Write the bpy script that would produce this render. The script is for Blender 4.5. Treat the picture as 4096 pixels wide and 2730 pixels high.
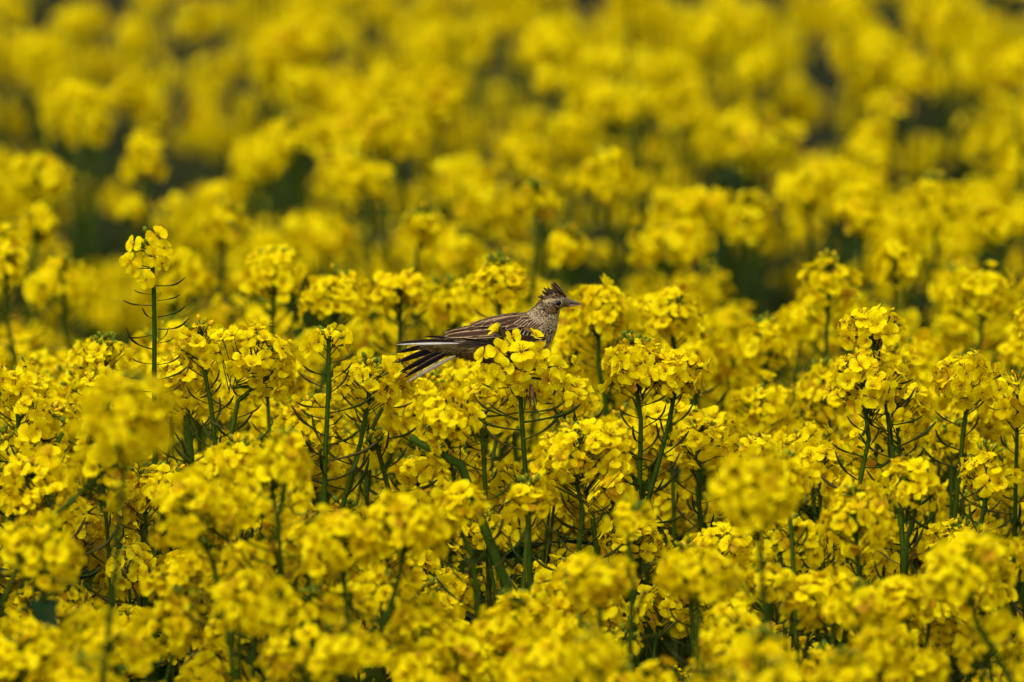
import bpy, math, random
import numpy as np
from mathutils import Vector, Matrix

R_ = math.radians
rng = np.random.default_rng(11)
scene = bpy.context.scene
for o in list(bpy.data.objects):
    bpy.data.objects.remove(o)

# ------------------------------------------------------------------ camera
FOC = 13.0                       # metres to the bird
LENS, SENSOR = 500.0, 36.0
CAM_Z, PITCH = 2.65, 0.1035      # camera height, radians below the horizon
cam_d = bpy.data.cameras.new("camera")
cam_d.lens, cam_d.sensor_width = LENS, SENSOR
cam_d.clip_start, cam_d.clip_end = 0.5, 3000
cam_d.dof.use_dof = True
cam_d.dof.focus_distance = FOC
cam_d.dof.aperture_fstop = 5.8
cam = bpy.data.objects.new("camera", cam_d)
scene.collection.objects.link(cam)
cam.location = (0, 0, CAM_Z)
cam.rotation_euler = (math.pi / 2 - PITCH, 0, 0)
scene.camera = cam

# ------------------------------------------------------------------ sky, sun, exposure (overcast day)
SUN_EL, SUN_AZ = R_(58), R_(-150)       # azimuth: sun stands behind and left of the camera
world = bpy.data.worlds.new("World")
scene.world = world
world.use_nodes = True
wn, wl = world.node_tree.nodes, world.node_tree.links
wn.clear()
sky = wn.new("ShaderNodeTexSky")
sky.sky_type = 'NISHITA'
sky.sun_disc = False
sky.sun_elevation = SUN_EL
sky.sun_rotation = SUN_AZ
sky.air_density, sky.dust_density, sky.ozone_density = 1.0, 6.0, 1.0
hsv = wn.new("ShaderNodeHueSaturation")
hsv.inputs['Saturation'].default_value = 0.12
bg = wn.new("ShaderNodeBackground")
bg.inputs['Strength'].default_value = 0.125
wo = wn.new("ShaderNodeOutputWorld")
wl.new(sky.outputs[0], hsv.inputs['Color'])
wl.new(hsv.outputs[0], bg.inputs['Color'])
wl.new(bg.outputs[0], wo.inputs['Surface'])
sun_d = bpy.data.lights.new("sun", 'SUN')
sun_d.energy = 0.7
sun_d.angle = R_(45)
sun_d.color = (1.0, 0.96, 0.90)
sun = bpy.data.objects.new("sun", sun_d)
scene.collection.objects.link(sun)
sd = Vector((math.sin(SUN_AZ) * math.cos(SUN_EL), math.cos(SUN_AZ) * math.cos(SUN_EL), math.sin(SUN_EL)))
sun.rotation_euler = sd.to_track_quat('Z', 'Y').to_euler()
sun.location = sd * 30
vs = scene.view_settings
vs.view_transform = 'Standard'
vs.look = 'None'
vs.exposure = 0.86
vs.gamma = 1.0
vs.use_curve_mapping = False
scene.render.engine = 'CYCLES'
cy = scene.cycles
cy.use_denoising = True
try:
    cy.denoiser = 'OPENIMAGEDENOISE'
    cy.denoising_input_passes = 'RGB_ALBEDO_NORMAL'
except Exception:
    pass
cy.max_bounces = 7
cy.diffuse_bounces = 6
cy.transmission_bounces = 4
cy.use_adaptive_sampling = True
cy.adaptive_threshold = 0.02
cy.sample_clamp_indirect = 6.0

# ------------------------------------------------------------------ picture point -> place
cp, sp_ = math.cos(PITCH), math.sin(PITCH)
FWD, UPV = np.array([0, cp, -sp_]), np.array([0, sp_, cp])
CAM = np.array([0, 0, CAM_Z])
KK = SENSOR / LENS / 4096.0
def kk(d): return KK * d
def P(px, py, d):
    return CAM + d * FWD + np.array([1.0, 0, 0]) * (px - 2048) * KK * d + UPV * (1365 - py) * KK * d
def proj(p):
    v = np.asarray(p) - CAM
    d = v @ FWD
    return 2048 + v[0] / d / KK, 1365 - (v @ UPV) / d / KK, d

# ------------------------------------------------------------------ materials
def new_mat(name):
    m = bpy.data.materials.new(name)
    m.use_nodes = True
    m.node_tree.nodes.clear()
    return m, m.node_tree.nodes, m.node_tree.links

def rnd_socket(n, l):
    """a random number: the vertex attribute 'rnd' plus the object's own"""
    a = n.new("ShaderNodeAttribute"); a.attribute_name = "rnd"
    oi = n.new("ShaderNodeObjectInfo")
    ad = n.new("ShaderNodeMath"); ad.operation = 'ADD'
    l.new(a.outputs['Fac'], ad.inputs[0]); l.new(oi.outputs['Random'], ad.inputs[1])
    fr = n.new("ShaderNodeMath"); fr.operation = 'FRACT'
    l.new(ad.outputs[0], fr.inputs[0])
    return fr.outputs[0]

def ramp(n, stops):
    r = n.new("ShaderNodeValToRGB")
    el = r.color_ramp.elements
    while len(el) > 1: el.remove(el[-1])
    el[0].position, el[0].color = stops[0][0], (*stops[0][1], 1)
    for p, c in stops[1:]:
        e = el.new(p); e.color = (*c, 1)
    return r

def mix_col(n, l, mode, fac, a, b):
    m = n.new("ShaderNodeMix"); m.data_type = 'RGBA'; m.blend_type = mode
    for sock, v in ((m.inputs[0], fac), (m.inputs[6], a), (m.inputs[7], b)):
        if isinstance(v, (int, float)): sock.default_value = v
        elif isinstance(v, tuple): sock.default_value = (*v, 1)
        else: l.new(v, sock)
    return m.outputs[2]

def petal_material():
    m, n, l = new_mat("petal_yellow")
    r = ramp(n, [(0.0, (0.50, 0.27, 0.010)), (0.025, (0.66, 0.42, 0.004)), (0.05, (0.84, 0.62, 0.000)), (0.2, (0.89, 0.72, 0.000)), (0.7, (0.90, 0.745, 0.000)), (1.0, (0.91, 0.785, 0.002))])
    l.new(rnd_socket(n, l), r.inputs[0])
    pv = n.new("ShaderNodeAttribute"); pv.attribute_name = "pv"
    base = ramp(n, [(0.0, (0.75, 0.62, 0.3)), (0.3, (0.92, 0.86, 0.6)), (0.55, (1, 1, 1))])
    l.new(pv.outputs['Fac'], base.inputs[0])
    col = mix_col(n, l, 'MULTIPLY', 1.0, r.outputs[0], base.outputs[0])
    tc = n.new("ShaderNodeTexCoord")
    nz = n.new("ShaderNodeTexNoise"); nz.inputs['Scale'].default_value = 420; nz.inputs['Detail'].default_value = 1
    l.new(tc.outputs['Object'], nz.inputs['Vector'])
    nr = ramp(n, [(0.3, (0.82, 0.79, 0.7)), (0.7, (1, 1, 1))])
    l.new(nz.outputs[0], nr.inputs[0])
    col = mix_col(n, l, 'MULTIPLY', 1.0, col, nr.outputs[0])
    bs = n.new("ShaderNodeBsdfPrincipled")
    bs.inputs['Roughness'].default_value = 0.7
    bs.inputs['Specular IOR Level'].default_value = 0.04
    l.new(col, bs.inputs['Base Color'])
    tr = n.new("ShaderNodeBsdfTranslucent")
    l.new(col, tr.inputs['Color'])
    mx = n.new("ShaderNodeMixShader"); mx.inputs[0].default_value = 0.45
    l.new(bs.outputs[0], mx.inputs[1]); l.new(tr.outputs[0], mx.inputs[2])
    out = n.new("ShaderNodeOutputMaterial"); l.new(mx.outputs[0], out.inputs['Surface'])
    return m

def plain_material(name, stops, rough=0.55, spec=0.3, noise=60, noise_amt=0.35, trans=0.0):
    m, n, l = new_mat(name)
    r = ramp(n, stops)
    l.new(rnd_socket(n, l), r.inputs[0])
    tc = n.new("ShaderNodeTexCoord")
    nz = n.new("ShaderNodeTexNoise"); nz.inputs['Scale'].default_value = noise
    nz.inputs['Detail'].default_value = 4
    l.new(tc.outputs['Object'], nz.inputs['Vector'])
    lo = 1 - noise_amt
    nr = ramp(n, [(0.3, (lo, lo, lo)), (0.7, (1, 1, 1))])
    l.new(nz.outputs[0], nr.inputs[0])
    col = mix_col(n, l, 'MULTIPLY', 1.0, r.outputs[0], nr.outputs[0])
    bs = n.new("ShaderNodeBsdfPrincipled")
    bs.inputs['Roughness'].default_value = rough
    bs.inputs['Specular IOR Level'].default_value = spec
    l.new(col, bs.inputs['Base Color'])
    sh = bs.outputs[0]
    if trans:
        tr = n.new("ShaderNodeBsdfTranslucent"); l.new(col, tr.inputs['Color'])
        mx = n.new("ShaderNodeMixShader"); mx.inputs[0].default_value = trans
        l.new(sh, mx.inputs[1]); l.new(tr.outputs[0], mx.inputs[2]); sh = mx.outputs[0]
    out = n.new("ShaderNodeOutputMaterial"); l.new(sh, out.inputs['Surface'])
    return m

M_PETAL = petal_material()
M_STAMEN = plain_material("anther_ochre", [(0, (0.44, 0.23, 0.008)), (0.5, (0.52, 0.34, 0.006)), (1, (0.62, 0.42, 0.006))], 0.7, 0.05)
M_GREEN = plain_material("stem_green", [(0, (0.022, 0.046, 0.0016)), (0.6, (0.034, 0.062, 0.0022)), (1, (0.052, 0.072, 0.004))], 0.65, 0.05, 130)
M_POD = plain_material("pod_green", [(0, (0.024, 0.036, 0.002)), (0.7, (0.038, 0.050, 0.003)), (1, (0.058, 0.044, 0.012))], 0.65, 0.06, 300)
M_BUD = plain_material("bud_green", [(0, (0.085, 0.135, 0.012)), (0.55, (0.17, 0.20, 0.008)), (0.8, (0.55, 0.40, 0.003)), (1, (0.78, 0.42, 0.004))], 0.7, 0.03)
M_LEAF = plain_material("leaf_green", [(0, (0.012, 0.030, 0.006)), (1, (0.021, 0.043, 0.008))], 0.65, 0.06, 40, 0.4, 0.15)
M_SOIL = plain_material("soil", [(0, (0.020, 0.017, 0.008)), (1, (0.020, 0.017, 0.008))], 0.95, 0.02, 14, 0.6)

# ------------------------------------------------------------------ mesh helpers (all triangles, numpy)
class Geo:
    def __init__(s):
        s.v, s.f, s.m, s.r, s.p, s.n = [], [], [], [], [], 0
    def add(s, v, f, mat=0, rnd=0.0, pv=1.0):
        v = np.asarray(v, np.float32).reshape(-1, 3); f = np.asarray(f, np.int32).reshape(-1, 3)
        s.v.append(v); s.f.append(f + s.n)
        s.m.append(np.broadcast_to(np.asarray(mat, np.int32), (len(f),)))
        s.r.append(np.broadcast_to(np.asarray(rnd, np.float32), (len(v),)))
        s.p.append(np.broadcast_to(np.asarray(pv, np.float32), (len(v),)))
        s.n += len(v)
    def pack(s):
        if not s.v: return None
        return (np.concatenate(s.v), np.concatenate(s.f), np.concatenate(s.m), np.concatenate(s.r), np.concatenate(s.p))
    def add_many(s, packed, mats, rnds, mat_map=None):
        """many copies of one packed shape, placed by 4x4 matrices"""
        v, f, m, r, p = packed
        mats = np.asarray(mats, np.float32)
        k, nv = len(mats), len(v)
        V = np.einsum('kij,nj->kni', mats[:, :3, :3], v) + mats[:, None, :3, 3]
        F = f[None] + (np.arange(k, dtype=np.int32) * nv)[:, None, None]
        if mat_map is not None: m = np.asarray(mat_map, np.int32)[m]
        s.v.append(V.reshape(-1, 3).astype(np.float32)); s.f.append(F.reshape(-1, 3).astype(np.int32) + s.n)
        s.m.append(np.tile(m, k))
        s.r.append((r[None] + np.asarray(rnds, np.float32)[:, None]).reshape(-1).astype(np.float32))
        s.p.append(np.tile(p, k).astype(np.float32))
        s.n += k * nv

def mesh_from(name, packed, mats, smooth=True, cols=None):
    v, f, m, r, p = packed
    me = bpy.data.meshes.new(name)
    me.vertices.add(len(v)); me.vertices.foreach_set("co", v.astype(np.float32).ravel())
    me.loops.add(len(f) * 3); me.loops.foreach_set("vertex_index", f.astype(np.int32).ravel())
    me.polygons.add(len(f))
    me.polygons.foreach_set("loop_start", np.arange(0, len(f) * 3, 3, dtype=np.int32))
    me.polygons.foreach_set("material_index", m.astype(np.int32))
    me.polygons.foreach_set("use_smooth", np.full(len(f), smooth, dtype=bool))
    for mt in mats: me.materials.append(mt)
    a = me.attributes.new("rnd", 'FLOAT', 'POINT'); a.data.foreach_set("value", np.ascontiguousarray(r, np.float32))
    a = me.attributes.new("pv", 'FLOAT', 'POINT'); a.data.foreach_set("value", np.ascontiguousarray(p, np.float32))
    if cols is not None:
        a = me.attributes.new("Col", 'FLOAT_COLOR', 'POINT')
        c4 = np.ones((len(v), 4), np.float32); c4[:, :3] = cols
        a.data.foreach_set("color", c4.ravel())
    me.update(calc_edges=True)
    return me

COL = scene.collection
def link(name, data, parent=None, mat=None):
    o = bpy.data.objects.new(name, data)
    COL.objects.link(o)
    if parent is not None: o.parent = parent
    if mat is not None: o.matrix_basis = Matrix(mat.tolist()) if isinstance(mat, np.ndarray) else mat
    return o

def unit(v):
    a, b, c = float(v[0]), float(v[1]), float(v[2])
    q = 1.0 / (math.sqrt(a * a + b * b + c * c) + 1e-12)
    return np.array((a * q, b * q, c * q))
def frame(z, roll=0.0):
    z0, z1, z2 = unit(z)
    if abs(z2) < 0.95: x0, x1, x2 = -z1, z0, 0.0            # cross(Z, z)
    else: x0, x1, x2 = 0.0, -z2, z1                          # cross(X, z)
    q = 1.0 / math.sqrt(x0 * x0 + x1 * x1 + x2 * x2); x0 *= q; x1 *= q; x2 *= q
    y0, y1, y2 = z1 * x2 - z2 * x1, z2 * x0 - z0 * x2, z0 * x1 - z1 * x0
    c, s = math.cos(roll), math.sin(roll)
    return np.array(((c * x0 + s * y0, -s * x0 + c * y0, z0), (c * x1 + s * y1, -s * x1 + c * y1, z1), (c * x2 + s * y2, -s * x2 + c * y2, z2)))
def mat4(rot, pos, scale=1.0):
    m = np.eye(4); m[:3, :3] = rot * np.asarray(scale); m[:3, 3] = pos
    return m

_GF = {}
def grid_faces(nu, nv, wrap=False):
    if (nu, nv, wrap) in _GF: return _GF[(nu, nv, wrap)]
    f = _GF[(nu, nv, wrap)] = []
    for i in range(nu - 1):
        for j in range(nv if wrap else nv - 1):
            a, b = i * nv + j, i * nv + (j + 1) % nv
            c, d = a + nv, b + nv
            f += [(a, b, d), (a, d, c)]
    return f

def tube(pts, rad, sides=6, cap=True):
    pts = np.asarray(pts, float); rad = np.broadcast_to(np.asarray(rad, float), (len(pts),))
    tg = np.gradient(pts, axis=0)
    tg /= np.linalg.norm(tg, axis=1)[:, None] + 1e-12
    X = np.cross(np.array([[0.31, 0.94, 0.12]]), tg); X /= np.linalg.norm(X, axis=1)[:, None] + 1e-12
    Y = np.cross(tg, X)
    a = 2 * math.pi * np.arange(sides) / sides
    V = pts[:, None, :] + rad[:, None, None] * (np.cos(a)[None, :, None] * X[:, None, :] + np.sin(a)[None, :, None] * Y[:, None, :])
    V = list(V.reshape(-1, 3))
    F = list(grid_faces(len(pts), sides, True))
    if cap:
        n = len(V); V += [pts[0], pts[-1]]; e = (len(pts) - 1) * sides
        for k in range(sides):
            F.append((n, (k + 1) % sides, k)); F.append((n + 1, e + k, e + (k + 1) % sides))
    return np.array(V), F

def smooth_path(pts, n=12):
    """smooth curve through the points, paced by distance so that it never overshoots"""
    pts = np.asarray(pts, float)
    t = np.concatenate([[0], np.cumsum(np.linalg.norm(np.diff(pts, axis=0), axis=1) + 1e-9)])
    sl = np.diff(pts, axis=0) / np.diff(t)[:, None]
    m = np.empty_like(pts); m[0], m[-1] = sl[0], sl[-1]
    if len(pts) > 2:
        h0, h1 = np.diff(t)[:-1, None], np.diff(t)[1:, None]
        m[1:-1] = (sl[:-1] * h1 + sl[1:] * h0) / (h0 + h1)
    # half of the samples go evenly by distance, half evenly by point, so short ends stay smooth
    e = 0.5 * np.linspace(0, t[-1], n) + 0.5 * np.interp(np.linspace(0, len(pts) - 1, n), np.arange(len(pts)), t)
    k = np.clip(np.searchsorted(t, e, side='right') - 1, 0, len(pts) - 2)
    h = (t[k + 1] - t[k])[:, None]; u = ((e - t[k]) / (t[k + 1] - t[k]))[:, None]
    return ((2 * u ** 3 - 3 * u ** 2 + 1) * pts[k] + (u ** 3 - 2 * u ** 2 + u) * h * m[k] + (-2 * u ** 3 + 3 * u ** 2) * pts[k + 1] + (u ** 3 - u ** 2) * h * m[k + 1])

# ------------------------------------------------------------------ flower prototypes (unit: metres; flower about 23 mm across)
FR = 0.0116
def petal_geo(r, S, T):
    """one obovate petal along +Y, narrow claw at the middle of the flower, rounded crinkled limb"""
    S = np.array(S); T = np.array(T)
    cup, droop = r.uniform(-0.16, 0.34), r.uniform(0.05, 0.50)
    ph, wv, twist = r.uniform(0, 6.3), r.uniform(0.03, 0.08), r.uniform(-0.40, 0.40)
    wid, notch = r.uniform(0.45, 0.56), r.uniform(0.0, 0.09)
    V, pv = [], []
    for s in S:
        if s < 0.14: w = 0.09 + 0.40 * s
        elif s < 0.62:
            u = (s - 0.14) / 0.48; w = 0.146 + (wid - 0.146) * math.sin(u * math.pi / 2)
        else: w = max(0.20, wid * math.sqrt(max(0, 1 - ((s - 0.62) / 0.39) ** 2)))
        for t in T:
            y = 0.06 + 0.96 * s - (0.05 * t * t if s > 0.9 else 0) - notch * (1 - abs(t)) * (s > 0.97)
            z = 0.40 * min(s, 0.25) + 0.16 * max(0, s - 0.25) - droop * max(0, s - 0.25) ** 2
            z += cup * (t * w) ** 2 * 1.8 + wv * math.sin(5.0 * t * w * 3 + ph + 4 * s) * s * (0.4 + abs(t))
            z += twist * t * w * s
            V.append((w * t, y, z)); pv.append(s)
    return np.array(V) * FR, grid_faces(len(S), len(T)), np.array(pv)

def centre_geo(r, fine=True):
    g = Geo()
    if not fine:
        a = [0, 2.1, 4.2]
        g.add([(0, 0, -0.3 * FR)] + [(math.cos(q) * 0.17 * FR, math.sin(q) * 0.17 * FR, 0.30 * FR) for q in a], [(0, 1, 2), (0, 2, 3), (0, 3, 1), (1, 2, 3)], 0, r.random())
        return g.pack()
    # sepals and stalk under the flower
    v, f = tube([(0, 0, -0.42 * FR), (0, 0, -0.18 * FR), (0, 0, 0.10 * FR)], [0.035 * FR, 0.09 * FR, 0.12 * FR], 5)
    g.add(v, f, 1, r.random())
    if fine:
        for k in range(6):
            a = k * math.pi / 3 + r.uniform(-0.2, 0.2); h = r.uniform(0.40, 0.56); rr = r.uniform(0.13, 0.24)
            tip = np.array([math.cos(a) * rr, math.sin(a) * rr, h]) * FR
            v, f = tube([(math.cos(a) * 0.05 * FR, math.sin(a) * 0.05 * FR, 0.05 * FR), tip], [0.020 * FR, 0.018 * FR], 3, False)
            g.add(v, f, 0, 0.95)
            q = unit(np.array([math.cos(a), math.sin(a), 0.35]))
            v, f = tube([tip - q * 0.09 * FR, tip, tip + q * 0.11 * FR], [0.018 * FR, 0.052 * FR, 0.015 * FR], 4)
            g.add(v, f, 0, r.random())
        v, f = tube([(0, 0, 0), (0.02 * FR, 0, 0.45 * FR)], [0.045 * FR, 0.035 * FR], 4)
        g.add(v, f, 0, 0.55)
    return g.pack()

pr = np.random.default_rng(3)
S_HI, T_HI = [0, .14, .26, .42, .58, .72, .84, .93, 1.0], [-1, -.6, 0, .6, 1]
S_LO, T_LO = [0, .58, 1.0], [-1, 0, 1]
N_PV = 8
PET_HI, PET_MESH = [], []
for i in range(N_PV):
    st = np.random.default_rng(100 + i)
    v, f, pv = petal_geo(st, S_HI, T_HI)
    g = Geo(); g.add(v, f, 0, 0, pv); PET_HI.append(g.pack())
    PET_MESH.append(mesh_from("petal", PET_HI[-1], [M_PETAL]))
PET_LO, PET_XL = [], []
for i in range(N_PV):
    st = np.random.default_rng(100 + i)
    v, f, pv = petal_geo(st, S_LO, T_LO)
    g = Geo(); g.add(v, f, 0, 0, pv); PET_LO.append(g.pack())
    v, f, pv = petal_geo(np.random.default_rng(100 + i), [0, .6, .97], [-1, 1])
    g = Geo(); g.add(v, f, 0, 0, pv); PET_XL.append(g.pack())

N_FV = 7
FLOWER = []          # variants: where the four petals sit, centre mesh, joined mesh, low mesh
for i in range(N_FV):
    opened = [1.0, 1.0, 1.0, 0.9, 0.75, 1.0, 0.45][i]
    petals = []
    for k in range(4):
        a = k * math.pi / 2 + pr.uniform(-0.17, 0.17) + (0.17 if k % 2 else -0.17)
        tilt = pr.uniform(-0.34, 0.34) + (1 - opened) * 1.25
        Rz = np.array(Matrix.Rotation(a, 3, 'Z')); Rx = np.array(Matrix.Rotation(tilt, 3, 'X'))
        petals.append((int(pr.integers(N_PV)), mat4(Rz @ Rx, (0, 0, (0.02 + 0.02 * (k % 2)) * FR), pr.uniform(0.90, 1.08))))
    cg = centre_geo(np.random.default_rng(50 + i)); cl = centre_geo(np.random.default_rng(50 + i), False)
    gj = Geo(); gl = Geo(); gx = Geo()
    for pvn, mt in petals:
        gj.add_many(PET_HI[pvn], [mt], [pr.random() * 0.12])
        gl.add_many(PET_LO[pvn], [mt], [pr.random() * 0.12])
        gx.add_many(PET_XL[pvn], [mt], [pr.random() * 0.12])
    gj.add_many(cg, [np.eye(4)], [0], [1, 2]); gl.add_many(cl, [np.eye(4)], [0], [1, 2]); gx.add_many(cl, [np.eye(4)], [0], [1, 2])
    FLOWER.append(dict(petals=petals, centre=mesh_from("flower_centre", cg, [M_STAMEN, M_GREEN]),
                       hi=gj.pack(), hi_mesh=mesh_from("flower", gj.pack(), [M_PETAL, M_STAMEN, M_GREEN]), lo=gl.pack(), xl=gx.pack()))

# pedicel: thin unit stalk along +Z
v, f = tube([(0, 0, 0), (0.0, 0, 1)], [1, 0.85], 3, False)
g = Geo(); g.add(v, f, 0, 0); PED = g.pack()
# bud
v, f = tube([(0, 0, 0), (0, 0, .2), (0, 0, .55), (0, 0, .85), (0, 0, 1)], [.06, .26, .34, .22, .04], 6)
g = Geo(); g.add(v, f, 0, 0); BUD = g.pack(); BUD_MESH = mesh_from("bud", BUD, [M_BUD])
# pods: stalk, then a slender pod bending upward; unit length, outward = +X, up = +Z
POD, POD_MESH, POD_LO = [], [], []
for i in range(6):
    q = np.random.default_rng(70 + i)
    a, c = q.uniform(0.42, 0.62), q.uniform(0.16, 0.42)
    pts = smooth_path([(0, 0, 0), (a * .5, 0, .015), (a, 0, .05), ((a + 1) / 2, q.uniform(-.03, .03), .05 + .30 * c), (1.0, q.uniform(-.05, .05), .05 + c)], 10)
    rad = np.array([.021, .018, .018, .018, .020, .031, .034, .033, .027, .014])
    v, f = tube(pts, rad, 5)
    g = Geo(); g.add(v, f, 0, 0); POD.append((g.pack(), math.atan2(.05 + c, 1.0), math.hypot(1.0, .05 + c)))
    v, f = tube(pts[[0, 4, 7, 9]], rad[[0, 4, 6, 9]], 3, False)
    g = Geo(); g.add(v, f, 0, 0); POD_LO.append(g.pack())
    POD_MESH.append(mesh_from("seed_pod", POD[-1][0], [M_POD]))
# leaves: clasping lance-shaped blade along +X, folded on the midrib, drooping
LEAF, LEAF_MESH, LEAF_LO = [], [], []
for i in range(4):
    q = np.random.default_rng(90 + i)
    V = []
    S = np.linspace(0, 1, 9)
    dr = q.uniform(0.15, 0.7)
    for s in S:
        w = 0.16 * (1.25 - s * 0.9) * math.sqrt(max(0.0, 1 - s ** 3)) * (1 + 0.14 * math.sin(17 * s + i)) + 0.004
        for t in (-1, -.5, 0, .5, 1):
            V.append((s, w * t, 0.35 * s - dr * s * s + 0.30 * abs(t) * w + 0.02 * math.sin(12 * s + 3 * t)))
    g = Geo(); g.add(V, grid_faces(9, 5), 0, 0); LEAF.append(g.pack()); V_ = np.array(V).reshape(9, 5, 3)[::2, ::2].reshape(-1, 3); g = Geo(); g.add(V_, grid_faces(5, 3), 0, 0); LEAF_LO.append(g.pack()); LEAF_MESH.append(mesh_from("leaf", LEAF[-1], [M_LEAF]))

# ------------------------------------------------------------------ plants as lists of pieces
def new_plant(base):
    return dict(base=np.array([base[0], base[1], 0.0]), tubes=[], ped=[], flower=[], pod=[], bud=[], leaf=[], heads=[])

def add_head(pl, r, top, axis, Rad, H, n, buds=8, fs=1.0, low=-0.62):
    """a raceme: open flowers on stalks over a dome round the axis, buds in its middle"""
    axis = unit(axis)
    c = np.asarray(top) - axis * H * 0.5
    Fm = frame(axis)
    rin, hin = max(Rad - 0.0065, 0.006), max(H / 2 - 0.005, 0.006)
    off = r.uniform(0, 6.3)
    hid = len(pl['heads'])
    for i in range(n):
        sph = low + (0.97 - low) * ((i + r.uniform(0.1, 0.9)) / n)
        th = off + i * 2.39996 + r.uniform(-0.35, 0.35)
        cph = math.sqrt(1 - sph * sph)
        rf = r.uniform(0.62, 1.16)
        e = np.array([cph * math.cos(th) * rin, cph * math.sin(th) * rin, sph * hin]) * rf
        pos = c + Fm @ e
        nd = np.array([cph * math.cos(th), cph * math.sin(th), sph * 0.9 + 0.22]) + r.normal(0, 0.40, 3)
        nd = unit(Fm @ nd)
        add_flower(pl, r, pos, nd, fs * r.uniform(0.70, 1.06), hid)
        rad_h = math.hypot(e[0], e[1])
        at = c + axis * (e[2] - 0.55 * rad_h - 0.004)
        add_ped(pl, r, at, pos - nd * 0.004)
    tall = r.random() < .4
    bt = c + axis * hin * (0.80 if tall else 0.25)
    if tall: buds += 5
    for i in range(buds):
        d = unit(Fm @ np.array([r.normal(0, .6), r.normal(0, .6), r.uniform(.2, 1.2)]))
        q = bt + d * r.uniform(0.006, 0.013)
        add_ped(pl, r, bt - axis * 0.004, q)
        add_bud(pl, r, q, d, r.uniform(0.0045, 0.0075))
    pl['heads'].append((c, Rad, H))
    return c - axis * H * 0.5

def add_flower(pl, r, pos, nd, sc, hid=0, var=None):
    v = int(r.integers(N_FV)) if var is None else var
    pl['flower'].append((v, mat4(frame(nd, r.uniform(0, 6.3)), pos, sc), r.random(), hid))
def add_ped(pl, r, a, b, rad=0.00062):
    d = np.asarray(b) - np.asarray(a); L = np.linalg.norm(d)
    if L < 1e-4: return
    m = np.eye(4); m[:3, :3] = frame(d) @ np.diag([rad, rad, L]); m[:3, 3] = a
    pl['ped'].append((m, r.random()))
def add_bud(pl, r, pos, d, L):
    pl['bud'].append((mat4(frame(d, r.uniform(0, 6)), pos, L), r.random()))
def add_pod(pl, r, at, az, L, lift=0.0, var=None):
    v = int(r.integers(len(POD))) if var is None else var
    m = np.array(Matrix.Rotation(az, 3, 'Z')) @ np.array(Matrix.Rotation(-lift, 3, 'Y'))
    pl['pod'].append((v, mat4(m, at, L), r.random()))
def add_pod_to(pl, r, a, b, d, dy=0.0):
    """a pod from picture point a (on the stem) to picture point b (its tip)"""
    A, B = P(a[0], a[1], d), P(b[0], b[1], d + dy)
    dv = B - A; L = np.linalg.norm(dv)
    v = int(r.integers(len(POD)))
    az = math.atan2(dv[1], dv[0])
    lift = math.asin(max(-1, min(1, dv[2] / L))) - POD[v][1]
    add_pod(pl, r, A, az, L / POD[v][2], lift, v)
def add_stem_pods(pl, r, path, start, length, n, L0=0.026, L1=0.05):
    """pods standing round the stem below the flowers; path runs from the ground up"""
    path = np.asarray(path); seg = np.linalg.norm(np.diff(path, axis=0), axis=1); cum = np.concatenate([[0], np.cumsum(seg)])
    tot = cum[-1]; az = r.uniform(0, 6.3)
    for i in range(n):
        s = tot - start - length * (i + r.uniform(0, .6)) / n
        if s < 0.05: break
        j = min(len(seg) - 1, max(0, int(np.searchsorted(cum, s) - 1))); u = (s - cum[j]) / seg[j]
        p = path[j] * (1 - u) + path[j + 1] * u
        az += 2.39996 + r.uniform(-.4, .4)
        add_pod(pl, r, p, az, (L0 + (L1 - L0) * i / max(1, n - 1)) * r.uniform(.8, 1.15), r.uniform(-0.05, 0.5))

def add_stem(pl, pts, r0, r1, n=9, sides=6):
    path = smooth_path(pts, n)
    pl['tubes'].append((path, np.linspace(r0, r1, n), sides))
    return path

def add_leaves(pl, r, path, zs, L=(0.07, 0.13)):
    for z in zs:
        j = int(np.argmin(abs(path[:, 2] - z)))
        p = path[j].copy()
        az = r.uniform(0, 6.3)
        m = np.array(Matrix.Rotation(az, 3, 'Z')) @ np.array(Matrix.Rotation(r.uniform(-0.6, 0.1), 3, 'Y'))
        pl['leaf'].append((int(r.integers(4)), mat4(m, p, r.uniform(*L)), r.random()))

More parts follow.
